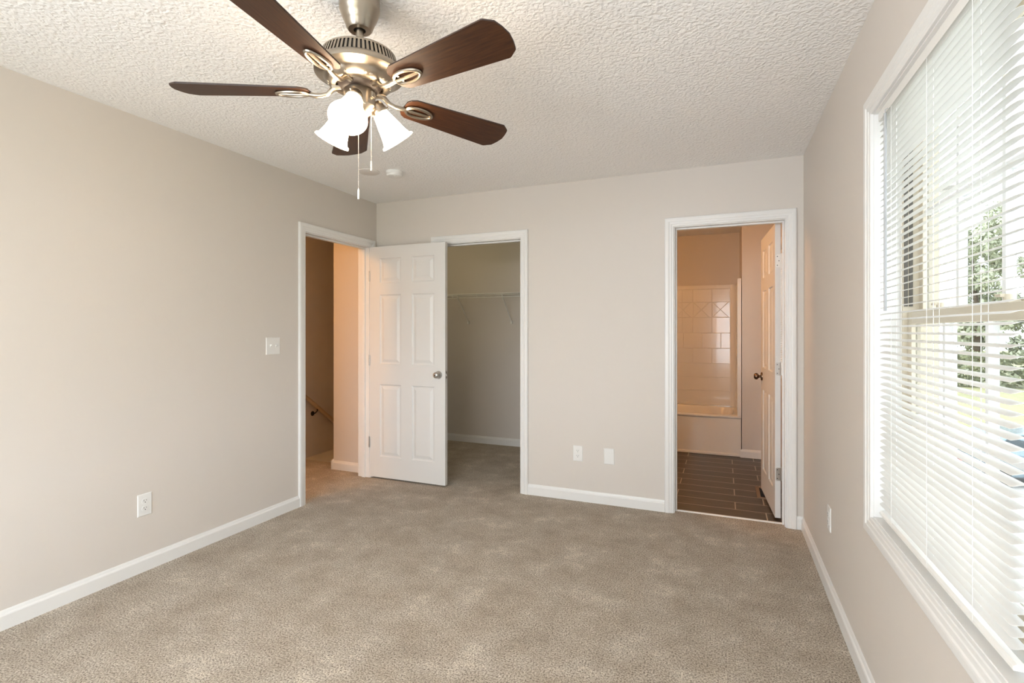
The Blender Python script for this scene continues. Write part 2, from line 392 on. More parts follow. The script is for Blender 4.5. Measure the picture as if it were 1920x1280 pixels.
def knob(parent, x, z, T, m_, sides=(0, 1)):
    for s_ in sides:
        mt = Matrix.Rotation(PI/2 if s_ == 0 else -PI/2, 4, 'X')
        b = MB().lathe(KP, (x, 0 if s_ == 0 else T, z), 32, mtx=mt)
        o = b.build('door_handle', m_, parent); o['label'] = 'round metal door knob'
        if s_ == 0:
            mb = MB().lathe([(0, .0632), (.006, .0632), (.0065, .061)], (x, 0, z), 16, mtx=mt); mb.build('lock_button', M['slot'], o)
def hinge(parent, z, T, m_, side):
    # leaf plate on the door edge plus barrel; side 0 barrel at front face, 1 at back
    yb = -.006 if side == 0 else T+.006
    b = MB()
    y0, y1 = (.0, .030) if side == 0 else (T-.032, T)
    c = .006
    pl = [(y0+c, z-.044), (y1-c*0, z-.044), (y1, z+.044), (y0+c, z+.044), (y0, z+.044-c), (y0, z-.044+c)] if side == 1 else [(y0, z-.044), (y1-c, z-.044), (y1, z-.044+c), (y1, z+.044-c), (y1-c, z+.044), (y0, z+.044)]
    b.prism(pl, lambda p, k: (-.0022*k, p[0], p[1]))
    for q in range(5): b.tube([(-.002, yb, z-.045+.018*q), (-.002, yb, z-.045+.018*q+.0172)], .0055, 12)
    b.tube([(-.002, yb, z+.045), (-.002, yb, z+.049)], .0065, 10)
    for dz in (-.03, 0, .03): b.tube([(-.0024, (y0+y1)/2+(.006 if dz else -.004), z+dz), (-.0030, (y0+y1)/2+(.006 if dz else -.004), z+dz)], .0035, 10, mi=1)
    b.build('hinge', [m_, M['slot']], parent)
# bedroom door, swung open square across the closet side
HL = 2.018
d1 = empty('door_1', (XL+.008, 3.7175, .014), True, (0, 0, 0)); struct(d1, 'white six panel bedroom door standing open beside the closet opening')
mb = MB(); door_leaf(mb, .760, HL, .035); lf = mb.build('door_leaf', M['door'], d1, keep=(0, 0, 0)); weld(lf)
knob(d1, .760-.062, .915, .035, M['steel'])
b = MB().box(.7602, .7615, .006, .029, .885, .945).box(.7615, .770, .011, .023, .905, .925)
b.build('latch_plate', M['steel'], d1)
for z in (.30, 1.02, 1.76): hinge(d1, z, .035, M['steel'], 0)
# bathroom door, hinged on the right jamb, open into the bathroom
ang = math.radians(93.5)
d2 = empty('door_2', (BD[1]-.012, YB+.128, .014), True, (0, 0, ang)); struct(d2, 'white six panel bathroom door open against the window side')
mb = MB(); door_leaf(mb, .70, HL, .035); lf = mb.build('door_leaf', M['door'], d2, keep=(0, 0, 0)); weld(lf)
knob(d2, .70-.062, .915, .035, M['bronze'])
for i, z in enumerate((.30, 1.02, 1.76)): hinge(d2, z, .035, M['plate'] if i == 2 else M['steel'], 0)
for c in d2.children: pass

# ------------------------------------------------------------------ windows
def window(name, y0, y1, z0, z1, grille=True):
    e = empty(name, (XR+.11, (y0+y1)/2, z0)); struct(e)
    XI, XO = .5625, .665
    fw = .020; zm = (z0+z1)/2
    b = MB()
    b.box(XI, XO, y0, y0+fw, z0, z1).box(XI, XO, y1-fw, y1, z0, z1).box(XI, XO, y0+fw, y1-fw, z0, z0+fw).box(XI, XO, y0+fw, y1-fw, z1-fw, z1)
    fr_ = b.build('window_frame', M['vinyl'], e, bevel=.002)
    t = MB()
    for yy, sg in ((y1-fw, -1), (y0+fw, 1)):
        for xx in (.567, .581):
            ya, yb = sorted((yy, yy+sg*.006)); t.box(xx, xx+.009, ya, yb, zm+.03, z1-fw)
    t.build('sash_track', M['track'], e)
    def sash(nm, xc, za, zb, railb, railt):
        s = MB(); sw = .036; xa, xb = xc-.014, xc+.014; ya, yb = y0+fw, y1-fw
        s.box(xa, xb, ya, ya+sw, za, zb).box(xa, xb, yb-sw, yb, za, zb).box(xa, xb, ya+sw, yb-sw, za, za+railb).box(xa, xb, ya+sw, yb-sw, zb-railt, zb)
        so = s.build(nm, M['vinyl'], e, bevel=.002)
        g = MB().box(xc-.002, xc+.002, ya+sw, yb-sw, za+railb, zb-railt); g.build('glass_pane', M['glass'], so)
        if grille:
            gb = MB(); w3 = (yb-ya-2*sw)/3
            for k in (1, 2): gb.box(xc-.010, xc+.010, ya+sw+w3*k-.009, ya+sw+w3*k+.009, za+railb, zb-railt)
            zmid = (za+zb)/2; gb.box(xc-.0095, xc+.0095, ya+sw, yb-sw, zmid-.009, zmid+.009)
            gb.build('grille', M['grille'], so)
        return so
    sash('upper_sash', .622, zm-.015, z1-fw, .034, .03)
    lo = sash('lower_sash', .591, z0+fw, zm+.010, .045, .040)
    for q in (.28, .72):
        yy = y0+(y1-y0)*q; lk = MB().box(.583, .605, yy-.028, yy+.028, zm+.010, zm+.016).lathe([(0, .014), (.009, .014), (.010, 0)], (.594, yy, zm+.016), 16).box(.578, .598, yy-.004, yy+.022, zm+.024, zm+.031)
        lk.build('sash_lock', M['vinyl'], lo)
    return e
window('window_1', 1.245, WY1, WZ0, WZ1)
window('window_2', WY0, 1.19, WZ0, WZ1)
window('window_3', BWY0, BWY1, BWZ0, BWZ1, False)
struct(MB().box(.545, .665, 1.19, 1.245, WZ0, WZ1).build('trim_10', M['trim']), 'white mullion between the two window units')
def reveal(name, y0, y1, z0, z1):   # jamb extension boards lining the opening
    b = MB(); t = .004
    b.box(XR, .5625, y0, y0+t, z0, z1).box(XR, .5625, y1-t, y1, z0, z1).box(XR, .5625, y0, y1, z0, z0+t).box(XR, .5625, y0, y1, z1-t, z1)
    struct(b.build(name, M['trim']))
reveal('trim_11', WY0, WY1, WZ0, WZ1); reveal('trim_12', BWY0, BWY1, BWZ0, BWZ1)

# ------------------------------------------------------------------ mini blinds
PITCH = .0217; TILT = math.radians(12.5)
def make_blind(width, z0, z1, ladders, wand_at, label, group=None):
    """local: origin on the opening top centre plane, runs along y from 0 to width, z negative down"""
    e = empty('window_blind', (0, 0, 0), True)
    tag(e, label, 'blind', group)
    hgt = z1-z0
    MB().box(-.013, .013, 0, width, -.030, -.004).box(-.0145, -.013, 0, width, -.034, -.002).build('head_rail', M['rail'], e, bevel=.0012)
    zb = -hgt+.024
    MB().prism([(-.012, -.006), (-.012, .002), (-.006, .0065), (.006, .0065), (.012, .002), (.012, -.006)], lambda p, k: (p[0], width*k, zb+p[1])).build('bottom_rail', M['rail'], e, bevel=.001)
    top = -.046; n = int((top-(zb+.014))/PITCH)+1
    # one slat mesh, shared
    sec = [(0, .30), (.0015, .62), (.005, .88), (.010, 1.0), (width*.33, 1.0), (width*.66, 1.0), (width-.010, 1.0), (width-.005, .88), (width-.0015, .62), (width, .30)]
    K = 6; th = .0007; s = MB(); vs_ = []; ct, sn = math.cos(TILT), math.sin(TILT)
    for (yy, wf) in sec:
        ring = []
        for k in range(K+1):
            u = -1+2*k/K; ring.append((u*.0125*wf, .0022*(1-(u*wf)**2)))
        ring2 = [(x, z-th) for x, z in ring[::-1]]
        for x, z in ring+ring2: vs_.append((x*ct-z*sn, yy, x*sn+z*ct))
    q = 2*(K+1); fs = []
    for i in range(len(sec)-1):
        for j in range(q): fs.append((i*q+j, i*q+(j+1) % q, (i+1)*q+(j+1) % q, (i+1)*q+j))
    fs += [tuple(range(q)), tuple((len(sec)-1)*q+j for j in range(q))]
    s.add(vs_, fs, 0, True)
    first = s.build('slat', M['slat'], e, keep=(0, 0, 0)); first.location = (0, .002, top)
    for k in range(1, n):
        c = first.copy(); C.objects.link(c); c.parent = e
        c.location = (0, .002+random.uniform(-.0012, .0012), top-PITCH*k); c.rotation_euler = (random.uniform(-.0008, .0008), random.uniform(-.03, .03), 0)
    for yy in ladders:
        cb = MB()
        for xx in (-.0135, .0135): cb.tube([(xx, yy, -.03), (xx, yy, zb)], .0006, 6)
        cb.tube([(0, yy-.003, -.03), (0, yy-.003, zb)], .0008, 6)
        cb.build('ladder_cord', M['cord'], e)
    if wand_at:
        wb = MB().tube([(-.022, wand_at, -.045), (-.022, wand_at, -.69)], .0042, 6)
        wb.tube([(-.014, wand_at, -.03), (-.022, wand_at, -.034), (-.022, wand_at, -.046)], .0015, 6)
        wb.build('tilt_wand', M['acrylic'], e)
    return e
bl1 = make_blind(.885, WZ0, WZ1, (.165, .435, .745), .775, 'white mini blind filling most of the bedroom window, with a clear tilt wand', None)
bl1.location = (.511, 1.238, WZ1)
bl2 = copy_tree(bl1); bl2.location = (.511, .312, WZ1); bl2['label'] = 'white mini blind at the extreme right edge of the photo, nearest the camera'
bl3 = make_blind(.68, BWZ0, BWZ1, (.12, .56), None, 'white mini blind on the bathroom window, glimpsed in the gap behind the bathroom door')
bl3.location = (.511, 4.76, BWZ1)

# ------------------------------------------------------------------ wall plates
def plate_mb(w_, h_, t=.005):
    b = MB(); vs_ = []; c = .003
    for (x, z, y) in ((w_/2, h_/2, 0), (w_/2, h_/2, .002), (w_/2-c, h_/2-c, t)):
        vs_ += [(-x, -y, -z), (x, -y, -z), (x, -y, z), (-x, -y, z)]
    fs = [(8, 9, 10, 11), (0, 3, 2, 1)]
    for k in (0, 4):
        for q in range(4): fs.append((k+q, k+(q+1) % 4, k+4+(q+1) % 4, k+4+q))
    return b.add(vs_, fs)
def outlet(loc, rz, label, group=None, tilt=0):
    e = empty('wall_outlet', loc, True, (0, tilt, rz)); tag(e, label, 'outlet', group)
    plate_mb(.074, .118).build('cover_plate', M['plate'], e)
    for zc in (-.0195, .0195):
        pts = [(.0165*math.cos(a), max(-.0145, min(.0145, .0175*math.sin(a)))) for a in [2*PI*k/24 for k in range(24)]]
        r = MB().prism(pts, lambda p, k: (p[0], -.004-.003*k, zc+p[1])).build('receptacle', M['plate'], e)
        s = MB().box(-.0075, -.0055, -.0074, -.0069, zc, zc+.008).box(.0055, .0075, -.0074, -.0069, zc+.001, zc+.0075)
        s.tube([(0, -.0069, zc-.006), (0, -.0074, zc-.006)], .0026, 12); s.build('slot', M['slot'], r)
    MB().tube([(0, -.005, 0), (0, -.0058, 0)], .003, 12).build('screw', M['plate'], e)
    return e
outlet((XL, 1.812, .357), -PI/2+PI, 'white duplex outlet low on the long left wall')
outlet((-1.026, YB, .360), 0, 'white duplex outlet on the back wall left of the blank plate')
outlet((XR, 2.935, .372), -PI/2, 'white duplex outlet under the light of the window, on the right wall near the corner')
e = empty('blank_plate', (-.787, YB, .358), True, (0, math.radians(-1.5), 0)); tag(e, 'blank white cover plate on the back wall beside the bathroom door', 'cover plate')
plate_mb(.076, .118).build('cover_plate', M['plate'], e)
e = empty('light_switch', (XL, 2.668, 1.19), True, (0, 0, PI/2)); tag(e, 'white double toggle light switch on the left wall beside the bedroom door', 'light switch')
plate_mb(.118, .118).build('cover_plate', M['plate'], e)
for xx in (-.023, .023):
    MB().box(xx-.005, xx+.005, -.0056, -.0048, -.012, .012).build('toggle_frame', M['plate'], e)
    MB().prism([(-.005, -.008), (-.016, .006), (-.016, .010), (-.005, .008)], lambda p, k: (xx-.004+.008*k, p[0], p[1])).build('toggle', M['plate'], e)

# ------------------------------------------------------------------ ceiling fittings
e = MB().lathe([(0, -.038), (.040, -.038), (.052, -.034), (.056, -.022), (.060, -.020), (.062, -.004), (.062, 0)], (-2.19, 3.10, ZC), 40)
o = empty('smoke_detector', (-2.19, 3.10, ZC)); tag(o, 'round white smoke detector on the ceiling near the bedroom door', 'smoke detector')
e.build('detector_body', M['plate'], o)
MB().lathe([(0, -.0395), (.008, -.0395), (.009, -.037)], (-2.17, 3.08, ZC), 16).build('test_button', M['rail'], o)
o = MB().lathe([(0, -.006), (.070, -.006), (.076, -.003), (.077, 0)], (-2.36, 3.03, ZC), 48).build('ceiling_cover', mat('flat_ceiling_paint', (0.74, 0.70, 0.66), 0.5))
tag(o, 'flat round painted cover plate on the ceiling left of the smoke detector', 'cover plate')

# ------------------------------------------------------------------ ceiling fan
RT = Vector((math.cos(TH), math.sin(TH), 0)); FW = Vector((-math.sin(TH), math.cos(TH), 0))
FC = RT*(-.5195)+FW*1.752
fan = empty('ceiling_fan', (FC.x, FC.y, ZC), True); tag(fan, 'brushed nickel ceiling fan with five dark walnut blades and three lit frosted glass lamps', 'ceiling fan')
def Z(z): return z-ZC
def lz(p): return [(r, Z(z)) for r, z in p]
MB().lathe(lz([(.058, 2.44), (.0665, 2.432), (.0675, 2.390), (.0665, 2.382), (.064, 2.378), (.060, 2.364), (.0535, 2.350), (.0505, 2.346), (.0500, 2.342), (.0480, 2.339), (.043, 2.324), (.038, 2.3185), (.020, 2.318), (.019, 2.335)])).build('canopy', M['nickel'], fan)
MB().lathe(lz([(0, 2.326), (.021, 2.326)]), n=24).build('canopy_socket', M['slot'], fan)
MB().lathe(lz([(.0125, 2.34), (.0125, 2.225)]), n=24).build('downrod', M['nickel'], fan)
# motor housing with slots
hp = lz([(.0, 2.238), (.10, 2.236), (.118, 2.233), (.122, 2.229), (.122, 2.225)])
hb = MB().lathe(hp, n=96)
hb.lathe(lz([(.134, 2.190), (.144, 2.184), (.1485, 2.174), (.147, 2.164), (.136, 2.158), (.120, 2.152), (.116, 2.146), (.110, 2.136), (.098, 2.126), (.090, 2.123), (.078, 2.1225), (.074, 2.130)]), n=96)
ho = hb.build('motor_housing', M['nickel'], fan)
NS = 60; vb = MB(); ib = MB()
for k in range(NS):
    a0 = 2*PI*(k)/NS; a1 = 2*PI*(k+.55)/NS
    def P(r, z, a): return (r*math.cos(a), r*math.sin(a), Z(z))
    vb.add([P(.122, 2.225, a0), P(.122, 2.225, a1), P(.1345, 2.190, a1), P(.1345, 2.190, a0), P(.118, 2.225, a0), P(.118, 2.225, a1), P(.1305, 2.190, a1), P(.1305, 2.190, a0)],
           [(0, 1, 2, 3), (7, 6, 5, 4), (0, 3, 7, 4), (1, 5, 6, 2)], 0, False)
vb.build('vent_ribs', M['nickel'], fan)
MB().lathe(lz([(.116, 2.226), (.128, 2.189)]), n=64).build('motor_core', M['slot'], fan)
sb = MB()
for k in range(10):
    for da in (-.09, .09):
        a = 2*PI*k/10+da; c0 = Vector((.103*math.cos(a), .103*math.sin(a), Z(2.1305))); nn = Vector((.62*math.cos(a), .62*math.sin(a), -.785))
        sb.tube([c0-nn*.001, c0+nn*.0016], .0045, 10)
sb.build('housing_screws', M['steel'], fan)
MB().lathe(lz([(.074, 2.130), (.066, 2.120), (.058, 2.112), (.050, 2.110)]), n=48).build('flywheel', M['nickel_dark'], fan)
# switch housing / fitter
MB().lathe(lz([(.050, 2.118), (.0525, 2.112), (.0525, 2.062), (.0535, 2.058), (.050, 2.052), (.040, 2.040), (.026, 2.026), (.016, 2.012), (.010, 2.000), (.0, 1.996)]), n=48).build('switch_housing', M['nickel'], fan)
# blades
R0, R1 = .165, .612
def blade_outline():
    w0, w1 = .054, .076
    pts = [(R0, -.030), (R0+.010, -.044), (R0+.028, -w0), (R1-.046, -w1), (R1-.040, -w1+.002), (R1-.014, -.056), (R1-.011, -.049), (R1-.004, -.028), (R1+.001, 0)]
    return pts+[(x, -y) for x, y in pts[::-1][1:]]
PITB = math.radians(12.5); ZBL = 2.106
bo = blade_outline()
A0 = -33.1
TILTF = Matrix.Rotation(math.radians(-1.5), 4, RT)
blades = []
for k in range(5):
    ca = math.radians(A0+72*k)+TH
    be = Matrix.Rotation(ca, 4, 'Z')
    roll = Matrix.Rotation(-PITB, 4, 'X')
    b = MB(); n = len(bo)
    vs_ = [(x, y, -.003) for x, y in bo]+[(x, y, .003) for x, y in bo]
    b.add(vs_, [tuple(range(n))], 0); b.add(vs_, [tuple(range(2*n-1, n-1, -1))], 0); b.add(vs_, [(i, i+n, (i+1) % n+n, (i+1) % n) for i in range(n)], 1)
    o = b.build('fan_blade', [M['blade'], M['blade_edge']], fan, keep=(0, 0, 0), bevel=.0012)
    weld(o)
    o.matrix_local = Matrix.Translation((0, 0, Z(ZBL))) @ TILTF @ be @ roll
    # blade iron
    ir = MB(); zz = -.008
    cx = R0+.060; ea, eb = .052, .026
    ir.tube([(cx+ea*math.cos(t), eb*math.sin(t)*(1-.12*math.cos(t)), zz) for t in [2*PI*i/40 for i in range(40)]], .0058, 8, closed=True)
    ir.tube([(cx-ea*.98, 0, zz), (cx-.02, 0, zz-.002), (cx+ea*.92, 0, zz)], [.006, .0055, .0045], 8)
    ir.tube([(cx-ea+.004, 0, zz), (cx-ea-.028, 0, zz-.004), (.130, 0, zz-.004), (.108, 0, zz+.001), (.092, 0, zz+.016), (.078, 0, zz+.024), (.062, 0, zz+.026)], [.0075, .0085, .0080, .0080, .0085, .0095, .011], 10)
    ir.box(.058, .090, -.014, .014, zz+.020, zz+.027)
    for (sx, sy) in ((cx-.030, .012), (cx-.030, -.012), (cx+.036, 0)): ir.tube([(sx, sy, zz), (sx, sy, -.003)], .004, 8)
    io = ir.build('blade_iron', M['nickel'], fan, keep=(0, 0, 0))
    io.matrix_local = Matrix.Translation((0, 0, Z(ZBL))) @ TILTF @ be @ Matrix.Rotation(-PITB*.8, 4, 'X')
# lamps
for az in (-89, 31, 151):
    a = math.radians(az)+TH; ra = Vector((math.cos(a), math.sin(a), 0))
    neck = ra*.064+Vector((0, 0, Z(2.060))); mouth = ra*.134+Vector((0, 0, Z(1.966)))
    ax = (mouth-neck).normalized(); q = Vector((0, 0, 1)).rotation_difference(ax).to_matrix().to_4x4()
    ar = MB().tube([ra*.030+Vector((0, 0, Z(2.055))), ra*.052+Vector((0, 0, Z(2.066))), ra*.062+Vector((0, 0, Z(2.078))), neck-ax*.012], [.010, .010, .012, .014], 12)
    ar.lathe([(0, -.026), (.020, -.026), (.024, -.020), (.0275, -.010), (.0275, -.004), (.030, .000), (.0305, .010), (.0285, .012), (.0, .012)], neck, 32, mtx=q)
    lo = ar.build('lamp_holder', M['nickel'], fan)
    for j in range(3):
        t = 2*PI*j/3; c0 = neck+q.to_3x3() @ Vector((.0305*math.cos(t), .0305*math.sin(t), .006)); c1 = neck+q.to_3x3() @ Vector((.037*math.cos(t), .037*math.sin(t), .006))
        MB().tube([c0, c1], .003, 8).build('thumb_screw', M['nickel'], lo)
    Ls = (mouth-neck).length
    prof = [(.026, .008), (.0275, .018), (.0305, .030), (.0345, .045), (.0385, .062), (.0425, .080), (.0475, .097), (.0535, .112), (.0595, Ls-.004), (.0615, Ls+.001), (.0585, Ls), (.0515, .112), (.0455, .097), (.0405, .080), (.0365, .062), (.0325, .045), (.0285, .030), (.0255, .018)]
    sh = MB().lathe(prof, neck, 48, mtx=q).build('lamp_shade', M['shade'], fan)
    MB().lathe([(0, .094), (.012, .092), (.022, .084), (.026, .072), (.024, .058), (.016, .044), (.012, .034), (.012, .020)], neck, 24, mtx=q).build('light_bulb', M['bulb'], fan)
# pull chains
def chain(lat, dep, ztop, zbot, plen, r):
    p = RT*lat+FW*dep-FC; b = MB(); z = ztop
    while z > zbot+plen:
        b.lathe([(0, .0014), (.0011, .0009), (.0014, 0), (.0011, -.0009), (0, -.0014)], (p.x, p.y, Z(z)), 6); z -= .0042
    b.tube([(p.x, p.y, Z(ztop)), (p.x, p.y, Z(zbot+plen))], .0005, 5)
    ch = b.build('pull_chain', M['chain'], fan)
    MB().tube([(p.x, p.y, Z(zbot+plen)), (p.x, p.y, Z(zbot+plen-.006)), (p.x, p.y, Z(zbot))], [r*.6, r, r], 12).build('chain_fob', M['plate'], ch)
    return p
chain(-.505, 1.690, 2.075, 1.728, .034, .0032)
p = chain(-.4745, 1.732, 2.09, 1.835, .032, .0026)
MB().box(p.x-.010, p.x+.010, p.y-.008, p.y+.008, Z(2.080), Z(2.100)).build('chain_outlet', M['nickel'], fan, bevel=.002)

# ------------------------------------------------------------------ closet shelf
SY0, SY1, SX0, SX1, SZ = 5.045, 5.345, -3.255, -1.475, 1.700
sh = empty('wire_shelf', (-2.36, 5.2, 1.66)); tag(sh, 'white ventilated wire closet shelf on slanted braces along the closet back wall', 'shelf')
b = MB()
n = 70
for k in range(n+1):
    x = SX0+.003+(SX1-SX0-.006)*k/n; b.tube([(x, SY1, SZ), (x, SY0, SZ)], .0016, 5)
for y in (SY1-.004, SY0+.10, SY0+.2): b.tube([(SX0, y, SZ-.003), (SX1, y, SZ-.003)], .0028, 6)
b.build('wire_deck', M['wire'], sh)
MB().tube([(SX0, SY0, SZ), (SX1, SY0, SZ)], .0038, 8).build('front_rail', M['wire'], sh)
MB().tube([(SX0, SY0-.004, SZ-.040), (SX1, SY0-.004, SZ-.040)], .0038, 8).build('lower_rail', M['wire'], sh)
x = -1.585
while x > SX0:
    MB().box(x-.003, x+.003, SY0-.006, SY0+.001, SZ-.040, SZ).build('rail_tie', M['wire'], sh); x -= .301
for x in (-1.62, -2.20, -2.745):
    br_ = MB().tube([(x, SY0+.01, SZ-.012), (x, SY1-.012, SZ-.298)], .0055, 8).box(x-.009, x+.009, SY1-.016, SY1+.005, SZ-.325, SZ-.292)
    br_.build('brace', M['wire'], sh)

# ------------------------------------------------------------------ stair handrail
hr = empty('handrail', (-4.25, 4.6, .35)); tag(hr, 'painted wooden handrail sloping down the stairwell wall beyond the bedroom door', 'handrail')
sl = -.195/.255
def hz(y): return .545+sl*(y-4.38)
MB().tube([(-4.232, 4.05, hz(4.05)), (-4.232, 6.6, hz(6.6))], .021, 14).build('rail', M['rail_wood'], hr)
for y in (4.52, 5.6):
    MB().tube([(-4.297, y, hz(y)-.075), (-4.262, y, hz(y)-.072), (-4.232, y, hz(y)-.045), (-4.232, y, hz(y)-.018)], .007, 8).lathe([(0, .006), (.025, .005), (.028, 0)], (-4.30, y, hz(y)-.078), 16, mtx=Matrix.Rotation(PI/2, 4, 'Y')).build('bracket', M['black'], hr)

# ------------------------------------------------------------------ bathroom
tb = empty('bathtub', (-.6, 6.15, 0)); tag(tb, 'glossy white bathtub and shower surround seen through the bathroom doorway', 'bathtub')
TX0, TX1, TY0, TY1, TZ = -1.362, .172, 5.785, 6.535, .415
# tub: apron + rim + basin
b = MB()
def rr(x0, x1, y0, y1, r, z, n=6):
    pts = []
    for (cx, cy, a0) in ((x1-r, y1-r, 0), (x0+r, y1-r, 90), (x0+r, y0+r, 180), (x1-r, y0+r, 270)):
        for k in range(n+1):
            a = math.radians(a0+90*k/n); pts.append((cx+r*math.cos(a), cy+r*math.sin(a), z))
    return pts
loops = [rr(TX0, TX1, TY0-.012, TY1, .004, 0), rr(TX0, TX1, TY0-.012, TY1, .004, .018), rr(TX0, TX1, TY0, TY1, .004, .026), rr(TX0, TX1, TY0, TY1, .006, TZ-.030), rr(TX0, TX1, TY0-.012, TY1, .008, TZ-.018), rr(TX0, TX1, TY0-.012, TY1, .010, TZ-.004), rr(TX0+.005, TX1-.005, TY0-.006, TY1-.005, .01, TZ),
         rr(TX0+.07, TX1-.06, TY0+.065, TY1-.06, .12, TZ-.002), rr(TX0+.08, TX1-.07, TY0+.08, TY1-.07, .13, TZ-.02), rr(TX0+.16, TX1-.12, TY0+.12, TY1-.10, .14, .10), rr(TX0+.22, TX1-.18, TY0+.18, TY1-.16, .12, .06)]
k = len(loops[0]); vs_ = [p for l in loops for p in l]; fs = []
for i in range(len(loops)-1):
    for j in range(k): fs.append((i*k+j, i*k+(j+1) % k, (i+1)*k+(j+1) % k, (i+1)*k+j))
fs.append(tuple((len(loops)-1)*k+j for j in range(k)))
b.add(vs_, fs, 0, True); b.build('tub', M['tub'], tb)
# surround with rounded inside corners
SH = 1.835; pl = []
rc = .07; bx1 = TX1-.012; by1 = TY1-.012; bx0 = TX0+.012
pl += [(TX1, TY0-.010), (bx1-.012, TY0-.010), (bx1-.020, TY0+.05)]
pl += [(bx1-.02-rc+rc*math.cos(a), by1-rc+rc*math.sin(a)) for a in [PI/2*k/8 for k in range(9)]]
pl += [(bx0+.02+rc-rc*math.sin(a), by1-rc+rc*math.cos(a)) for a in [PI/2*k/8 for k in range(9)]]
pl += [(bx0+.02, TY0+.05), (bx0+.012, TY0-.010), (TX0, TY0-.010)]
b = MB(); outer = [(TX0, TY1), (TX1, TY1)]
poly = pl+outer
n = len(pl)
vs_ = [(x, y, TZ-.002) for x, y in pl]+[(x, y, SH-.010) for x, y in pl]
b.add(vs_, [(i, i+1, n+i+1, n+i) for i in range(n-1)], 0, True)
nn_ = len(poly); b.add([(x, y, SH-.010) for x, y in poly]+[(x, y, SH) for x, y in poly], [(i, (i+1) % nn_, (i+1) % nn_+nn_, i+nn_) for i in range(nn_)]+[tuple(range(nn_, 2*nn_))], 0)
b.box(TX1-.036, TX1, TY0-.012, TY0+.02, TZ-.01, SH)
b.box(TX0, TX0+.036, TY0-.012, TY0+.02, TZ-.01, SH)
b.build('surround_wall', M['tub'], tb)
# raised tile pattern on the back panel
g = MB(); yb_ = by1
def bead(x0, z0, x1, z1, w_=.0042):
    g.tube([(x0, yb_, z0), (x1, yb_, z1)], w_, 6)
PX0, PX1 = -.46, .075
ztop = SH-.045
rows = [ztop, ztop-.155, ztop-.335, ztop-.52, ztop-.70, ztop-.88]
for z in rows: bead(-1.20, z, PX1, z)
rows2 = [ztop-.88-.16*k for k in range(1, 4)]
for z in rows2: bead(-1.20, z, PX1, z)
for i, (za, zb_) in enumerate(zip(rows[:-1], rows[1:])):
    if i == 1:
        dx = .21; x = PX1-.015
        while x > -1.0:
            zc = (za+zb_)/2; hh = (za-zb_)/2
            bead(x, za, x-hh, zc); bead(x-hh*0, zb_, x-hh, zc); bead(x-2*hh, za, x-hh, zc); bead(x-2*hh, zb_, x-hh, zc); bead(x-2*hh-.003, za, x-2*hh-.003, zb_)
            x -= 2*hh+.03
    elif i in (0, 2, 4, 5):
        x = PX1-.20
        while x > -1.0: bead(x, za, x, zb_); x -= .21
    else:
        x = PX1-.10
        while x > -1.0: bead(x, za, x, zb_); x -= .21
for x in (PX1, PX0): bead(x, ztop, x, rows[3], .003)
g.build('embossed_tile_lines', M['tub'], tb)
# floor register
rg = empty('floor_register', (.33, 4.56, 0)); tag(rg, 'brown metal floor register set in the bathroom tile beside the door', 'floor register')
MB().box(.245, .40, 4.40, 4.43, -.003, .004).box(.245, .40, 4.69, 4.72, -.003, .004).box(.245, .272, 4.43, 4.69, -.003, .004).box(.373, .40, 4.43, 4.69, -.003, .004).build('register_frame', M['register'], rg, bevel=.001)
q = MB()
for k in range(12): q.box(.272, .373, 4.435+.0215*k, 4.443+.0215*k, -.003, .002)
q.build('louvre', M['black'], rg)

# ------------------------------------------------------------------ outside
GZ = -2.9
struct(MB().box(.64, 120, -60, 140, GZ-.2, GZ).box(-60, .64, 7.7, 140, GZ-.2, GZ).build('ground', M['grass']), 'lawn outside the window')
drv = MB().box(.70, 16, -14, 22.5, GZ, GZ+.03).box(3, 60, 22.5, 25.5, GZ, GZ+.03); struct(drv.build('driveway', M['concrete']), 'pale concrete driveway and path outside the window')
struct(MB().box(XL-1.6, .66, -1.3, 7.75, GZ, -.12).build('wall_lower_storey', M['siding']))
def tree(x, y, hgt, cr, label, seed):
    rnd = random.Random(seed); e = empty('tree', (x, y, GZ)); tag(e, label, 'tree', None)
    MB().tube([(x, y, GZ), (x+.2, y, GZ+hgt*.35), (x-.1, y+.2, GZ+hgt*.7)], [.28, .22, .08], 10).build('trunk', M['bark'], e)
    vs_ = []; fs = []
    blobs = [(Vector((x+rnd.gauss(0, cr*.42), y+rnd.gauss(0, cr*.42), GZ+hgt*(.22+.70*rnd.random()))), cr*rnd.uniform(.22, .42)) for _ in range(34)]
    for c, r in blobs:
        for _ in range(300):
            d = Vector((rnd.gauss(0, 1), rnd.gauss(0, 1), rnd.gauss(0, 1))).normalized(); p = c+d*r*rnd.uniform(.6, 1.05)
            u = Vector((rnd.gauss(0, 1), rnd.gauss(0, 1), rnd.gauss(0, 1))).normalized(); v_ = u.cross(d).normalized(); s_ = rnd.uniform(.12, .26)
            k = len(vs_); vs_ += [p-u*s_, p-v_*s_*.5, p+u*s_, p+v_*s_*.5]; fs.append((k, k+1, k+2, k+3))
    MB().add(vs_, fs).build('foliage', M['leaf'], e)
tlist = [(18.8, 52.5, 13.5, 3.1, 'leafy tree beyond the lawn, nearest the pale house outside the window'), (28, 54, 14.5, 3.2, 'tall leafy tree behind the lawn near the right edge of the photo'), (23.2, 65, 17, 3.2, 'leafy tree standing back between the two front trees beyond the lawn'), (37, 60, 14, 3.2, 'leafy tree beyond the lawn, outside the photo to the right'), (46, 66, 14, 3.2, 'leafy tree farthest right beyond the lawn')]
for i, (x, y, h_, cr, lb) in enumerate(tlist): tree(x, y, h_, cr, lb, 11+i)
